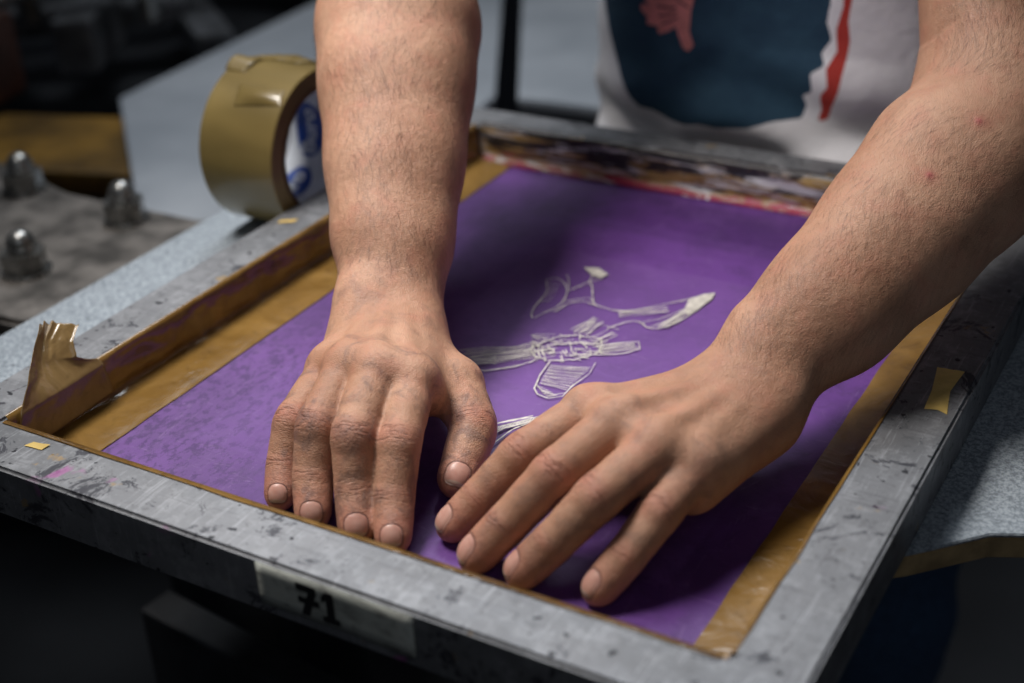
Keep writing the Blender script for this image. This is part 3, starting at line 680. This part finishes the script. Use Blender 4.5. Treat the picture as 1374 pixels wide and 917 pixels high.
VR,QR,NR,aR,BR=build_arm(R)
VL,QL,NL,aL,BL=build_arm(Lh)
g=Grid((-.10,.50,-.25),(.56,.88,.62),.006)
g.group([(V(.255,.745,-.15),V(.255,.74,.05),.145,.138,V(0,1,0),1.42),(V(.255,.74,.05),V(.225,.72,.30),.138,.16,V(0,1,0),1.45)],.05,.05)
g.group([(V(.09,.66,.40),V(.36,.66,.37),.062,.062),(V(.225,.70,.30),V(.225,.66,.44),.12,.08,V(0,1,0),1.3)],.05,.06)
g.group([(V(.225,.65,.44),V(.225,.62,.52),.055,.052)],.02,.04)
for X in (R,Lh):
    el=X['arm'][-1][0]; sh=X['shoulder']; g.group([(el+(sh-el)*(X['cut']+.02),sh,.0455,.052)],.02,.04)
VT,QT=g.mesh(3)
aT={k:np.zeros(len(VT)) for k in aR}; aT['nail'][:]=-1
Va=np.concatenate([VR,VL,VT]); Qa=np.concatenate([QR,QL+len(VR),QT+len(VR)+len(VL)])
at={k:np.concatenate([aR[k],aL[k],aT[k]]) for k in aR}
body=np_mesh('body',Va,Qa,SKIN,person,at)

hv=[];hf=[]
def hairs(Vt,N,arm,n,dirn,seed,lo=.03,hi=.30):
    r=np.random.default_rng(seed); a=arm[0][0]; b=arm[-1][0]; ax=nrm(b-a); t=(Vt-a)@ax
    tc=np.array([toCam(p) for p in (a,b)]).mean(0)
    ok=np.nonzero((t>lo)&(t<hi)&((N@nrm(V(0,0,1)+tc))>-.25))[0]
    ch=r.choice(ok,n)
    for i in ch:
        p=Vt[i]; nn_=N[i]; side=np.cross(ax,nn_)
        q0=noise.noise(Vector(p*22))
        if noise.noise(Vector(p*30+5))<-.25 and r.random()<.6: continue
        dd=nrm(-ax*r.uniform(.7,1)+side*(r.normal(0,.25)+q0*.7)+dirn*.4+nn_*r.uniform(.05,.22)); ln=r.uniform(.005,.014)
        sd=nrm(np.cross(dd,nn_))*r.uniform(.000024,.000042)
        base=len(hv)
        cv=side*r.normal(0,.12)
        for k in range(5):
            s=k/4; c=p+dd*ln*s-nn_*ln*.15*s*s+cv*ln*s*s+nn_*.0001; wv=sd*(1-.75*s); hv.append(c-wv); hv.append(c+wv)
            if k: q=base+2*k; hf.append((q-2,q-1,q+1,q))
hairs(VR,NR,R['arm'],10000,V(-.3,0,-.3),1,.02); hairs(VL,NL,Lh['arm'],8500,V(.3,0,-.5),2,.02)
HAIR=simple('arm_hair_brown',(.05,.026,.016),.5)
mesh_obj('arm_hair',hv,hf,HAIR,person,False)

def polysd(X,Z,poly):
    d=np.full(X.shape,1e9); ins=np.zeros(X.shape,bool); n=len(poly)
    for i in range(n):
        a=np.array(poly[i]);b=np.array(poly[(i+1)%n]); e=b-a; px=X-a[0];pz=Z-a[1]
        t=np.clip((px*e[0]+pz*e[1])/(e@e),0,1); d=np.minimum(d,np.hypot(px-t*e[0],pz-t*e[1]))
        c=((a[1]<=Z)&(b[1]>Z))|((b[1]<=Z)&(a[1]>Z)); xi=a[0]+(Z-a[1])/(b[1]-a[1]+1e-12)*e[0]; ins^=(c&(X<xi))
    return np.where(ins,d,-d)
g=Grid((-.14,.48,-.22),(.60,.90,.52),.0035)
g.group([(V(.185,.735,-.16),V(.188,.735,.05),.112,.106,V(0,1,0),1.0),(V(.188,.735,.05),V(.17,.715,.30),.106,.115,V(0,1,0),1.0),
         (V(.325,.735,-.16),V(.325,.735,.05),.110,.104,V(0,1,0),1.0),(V(.325,.735,.05),V(.29,.715,.30),.104,.115,V(0,1,0),1.0)],.07,.05)
g.group([(V(.09,.66,.395),V(.36,.66,.365),.072,.072),(V(.225,.70,.30),V(.225,.66,.42),.13,.09,V(0,1,0),1.25)],.05,.06)
for X in (R,Lh):
    el=X['arm'][-1][0]; sh=X['shoulder']; g.group([(el+(sh-el)*.62,sh,.066,.070)],.02,.04)
VS,QS=g.mesh(4)
NS=vnormals(VS,QS)
fold=np.array([ .009*noise.noise(Vector((x*9+z*5,y*4,z*7)))+(.009*math.sin((x*26+z*62)+3*noise.noise(Vector((x*7,y*6,z*7))))+.006*math.sin((x*50-z*80)+4*noise.noise(Vector((x*9,y*6,z*9+4)))))*max(0,min(1,(.10-z)*12)) for x,y,z in VS])
VS=VS+NS*fold[:,None]
blue=[(.065,.17),(.0850,.1217),(.1090,.0865),(.1270,.063),(.1490,.0398),(.1600,.0395),(.1760,.0345),(.1921,.0333),(.205,.0360),(.22,.0340),(.2432,.0360),(.262,.0430),(.2845,.0475),(.288,.058),(.2845,.066),(.2923,.0702),(.2905,.085),(.301,.092),(.2975,.1009),(.305,.112),(.300,.125),(.3025,.1402),(.297,.22),(.070,.22)]
red=[(.3105,.2),(.3205,.2),(.3190,.150),(.3165,.128),(.3190,.112),(.3165,.092),(.3135,.073),(.3080,.0600),(.3050,.0490),(.2950,.045),(.3000,.056),(.2985,.068),(.3045,.076),(.3025,.090),(.3095,.104),(.3075,.120),(.3120,.138),(.3110,.160)]
wht=[(.2845,.0475),(.2950,.045),(.3000,.056),(.2985,.068),(.3045,.076),(.3025,.090),(.3095,.104),(.3075,.120),(.3120,.138),(.3110,.160),(.3105,.2),(.297,.2),(.3025,.1402),(.300,.125),(.305,.112),(.2975,.1009),(.301,.092),(.2905,.085),(.2923,.0702),(.2845,.066),(.288,.058)]
X_,Z_=VS[:,0],VS[:,2]; front=VS[:,1]<.735
f=lambda p: np.where(front,polysd(X_,Z_,p),-1)*100
SH=M('printed_cotton')
c=SH.mix(SH.ramp(SH.noise(12,3),.3,.7),(.72,.71,.74),(.80,.79,.82))
def on(a): return SH.ramp(SH.math('ADD',SH.attr(a),SH.math('MULTIPLY',SH.math('SUBTRACT',SH.noise(180,4,.7),.5),.12)),-.03,.03)
c=SH.mix(on('pred'),c,(.46,.04,.03)); c=SH.mix(on('pwhite'),c,(.80,.80,.84))
c=SH.mix(on('pblue'),c,SH.mix(SH.ramp(SH.noise(25,5,.7),.3,.7),(.009,.040,.080),(.018,.062,.108)))
SH.set(Base_Color=c,Roughness=.85,Normal=SH.bump(SH.noise(900,2),.4,.0003,SH.bump(SH.noise(30,4),.5,.004)))
shirt=np_mesh('t_shirt',VS,QS,SH.m,person,dict(pblue=f(blue),pred=f(red),pwhite=f(wht)))
shirt['label']='white t-shirt with dark blue and red print'
bvh=BVHTree.FromPolygons([Vector(v) for v in VS],[tuple(int(i) for i in q) for q in QS])
def on_cloth(x,z,off):
    h=bvh.ray_cast(Vector((x,.2,z)),Vector((0,1,0))); return (x,(h[0].y if h[0] else .62)-off,z)
hp=[(.176,.175),(.197,.175),(.1945,.141),(.1905,.122),(.1900,.106),(.1945,.096),(.1905,.0905),(.1855,.093),(.1825,.1035),(.1780,.1085),(.1725,.1040),(.1640,.1010),(.1615,.1045),(.1690,.1095),(.1600,.1065),(.1515,.1065),(.1505,.1105),(.1640,.1150),(.1530,.1140),(.1435,.1165),(.1440,.1210),(.1610,.1215),(.1510,.1235),(.1440,.1280),(.1465,.1315),(.1620,.1300),(.1700,.1360)]
def cloth_poly(name,poly,mat,off,cuts=5):
    bm=bmesh.new(); bm.faces.new([bm.verts.new((x,0,z)) for x,z in poly]); bmesh.ops.triangulate(bm,faces=bm.faces)
    bmesh.ops.subdivide_edges(bm,edges=bm.edges,cuts=cuts,use_grid_fill=True)
    for v in bm.verts: v.co=Vector(on_cloth(v.co.x,v.co.z,off))
    o=bm_obj(name,bm,mat,person,True); o.parent=shirt; o.matrix_parent_inverse=Matrix.Identity(4); return o
PINK=simple('pink_print',(.62,.23,.22),.8,0,.12,60); PDK=simple('dark_print_line',(.05,.02,.05),.8,0,.1,60)
cloth_poly('shirt_print',hp,PINK,.0006)
dl=[];dfc=[]
for ln_ in ([(.1655,.1090),(.1735,.1120),(.1790,.1160)],[(.1620,.1145),(.1710,.1165),(.1780,.1200)],[(.1600,.1220),(.1700,.1215),(.1770,.1230)],[(.1830,.1040),(.1850,.1110),(.1850,.1180)],[(.1780,.129),(.184,.126),(.189,.124)]):
    for i,(x,z) in enumerate(ln_):
        dl.append(on_cloth(x,z+.0007,.0010)); dl.append(on_cloth(x,z-.0007,.0010))
        if i: k=len(dl)-2; dfc.append((k-2,k-1,k+1,k))
o=mesh_obj('shirt_print_lines',dl,dfc,PDK,person,False); o.parent=shirt; o.matrix_parent_inverse=Matrix.Identity(4)
g=Grid((-.02,.54,-.86),(.52,.90,-.02),.008)
g.group([(V(.245,.75,-.18),V(.245,.745,-.08),.148,.14,V(0,1,0),1.38)],.03,.03)
for x in (.155,.345):
    g.group([(V(x,.745,-.2),V(x+.01*(x>.2),.70,-.46),.088,.070),(V(x+.01*(x>.2),.70,-.46),V(x,.74,-.80),.070,.058)],.03,.03)
VJ,QJ=g.mesh(3); NJ=vnormals(VJ,QJ); VJ=VJ+NJ*np.array([.005*noise.noise(Vector((x*14,y*14,z*22))) for x,y,z in VJ])[:,None]
np_mesh('jeans',VJ,QJ,simple('blue_denim',(.05,.10,.19),.8,0,.35,300),person)
SHO=simple('black_shoe_leather',(.02,.02,.02),.5)
for x in (.155,.345):
    g=Grid((x-.07,.54,-.86),(x+.07,.83,-.74),.005); g.group([(V(x,.76,-.81),V(x,.62,-.822),.042,.036,V(0,0,1),1.15)],.01,.01); Vq,Qq=g.mesh(2); np_mesh('shoe',Vq,Qq,SHO,person)

# ------------------------------------------------------------ FLOOR
fl=M('dark_concrete_floor'); fl.set(Base_Color=fl.mix(fl.ramp(fl.noise(3,6),.3,.7),(.018,.019,.022),(.035,.037,.042)),Roughness=.6,Normal=fl.bump(fl.noise(40,5),.3,.003))
o=mesh_obj('floor',[(-8,-6,-.86),(8,-6,-.86),(8,12,-.86),(-8,12,-.86)],[(0,1,2,3)],fl.m,None,False); o['kind']='structure'

# ------------------------------------------------------------ CAMERA & LIGHT
cam=bpy.data.cameras.new('camera'); co=bpy.data.objects.new('camera',cam); COL.objects.link(co); scene.camera=co
mw=Matrix(((.8658,-.2045,.4566,.626),(.498,.4374,-.7488,-.391),(-.0466,.8757,.4805,.433),(0,0,0,1)))
q=mw.to_3x3().to_quaternion(); co.location=(.626,-.391,.433); co.rotation_mode='QUATERNION'; co.rotation_quaternion=q
cam.lens=49.83; cam.sensor_width=36; cam.clip_start=.02; cam.clip_end=100
cam.dof.use_dof=True; cam.dof.focus_distance=.77; cam.dof.aperture_fstop=4.0
def area(name,loc,target,size,power,col,spread=180):
    l=bpy.data.lights.new(name,'AREA'); l.shape='RECTANGLE'; l.size=size[0]; l.size_y=size[1]; l.energy=power; l.color=col; l.spread=math.radians(spread)
    o=bpy.data.objects.new(name,l); COL.objects.link(o); o.location=loc
    o.rotation_euler=(Vector(target)-Vector(loc)).to_track_quat('-Z','Y').to_euler(); return o
area('workshop_lamp',(-.20,.14,1.10),(.25,.27,0),(.42,.34),2.35,(1,.95,.90),60)
area('ceiling_lamp',(-.45,1.3,1.8),(.15,.45,0),(.8,.6),5.5,(.90,.95,1),90)
area('added_front_fill',(1.1,-1.2,1.4),(.25,.4,0),(1.2,1.0),1.1,(.88,.93,1),120)  # added soft fill from the camera side, not an actual window
w=bpy.data.worlds.new('World'); scene.world=w; w.use_nodes=True; w.node_tree.nodes['Background'].inputs[0].default_value=(.68,.78,1,1); w.node_tree.nodes['Background'].inputs[1].default_value=.026
scene.view_settings.view_transform='Standard'; scene.view_settings.look='None'; scene.view_settings.exposure=0
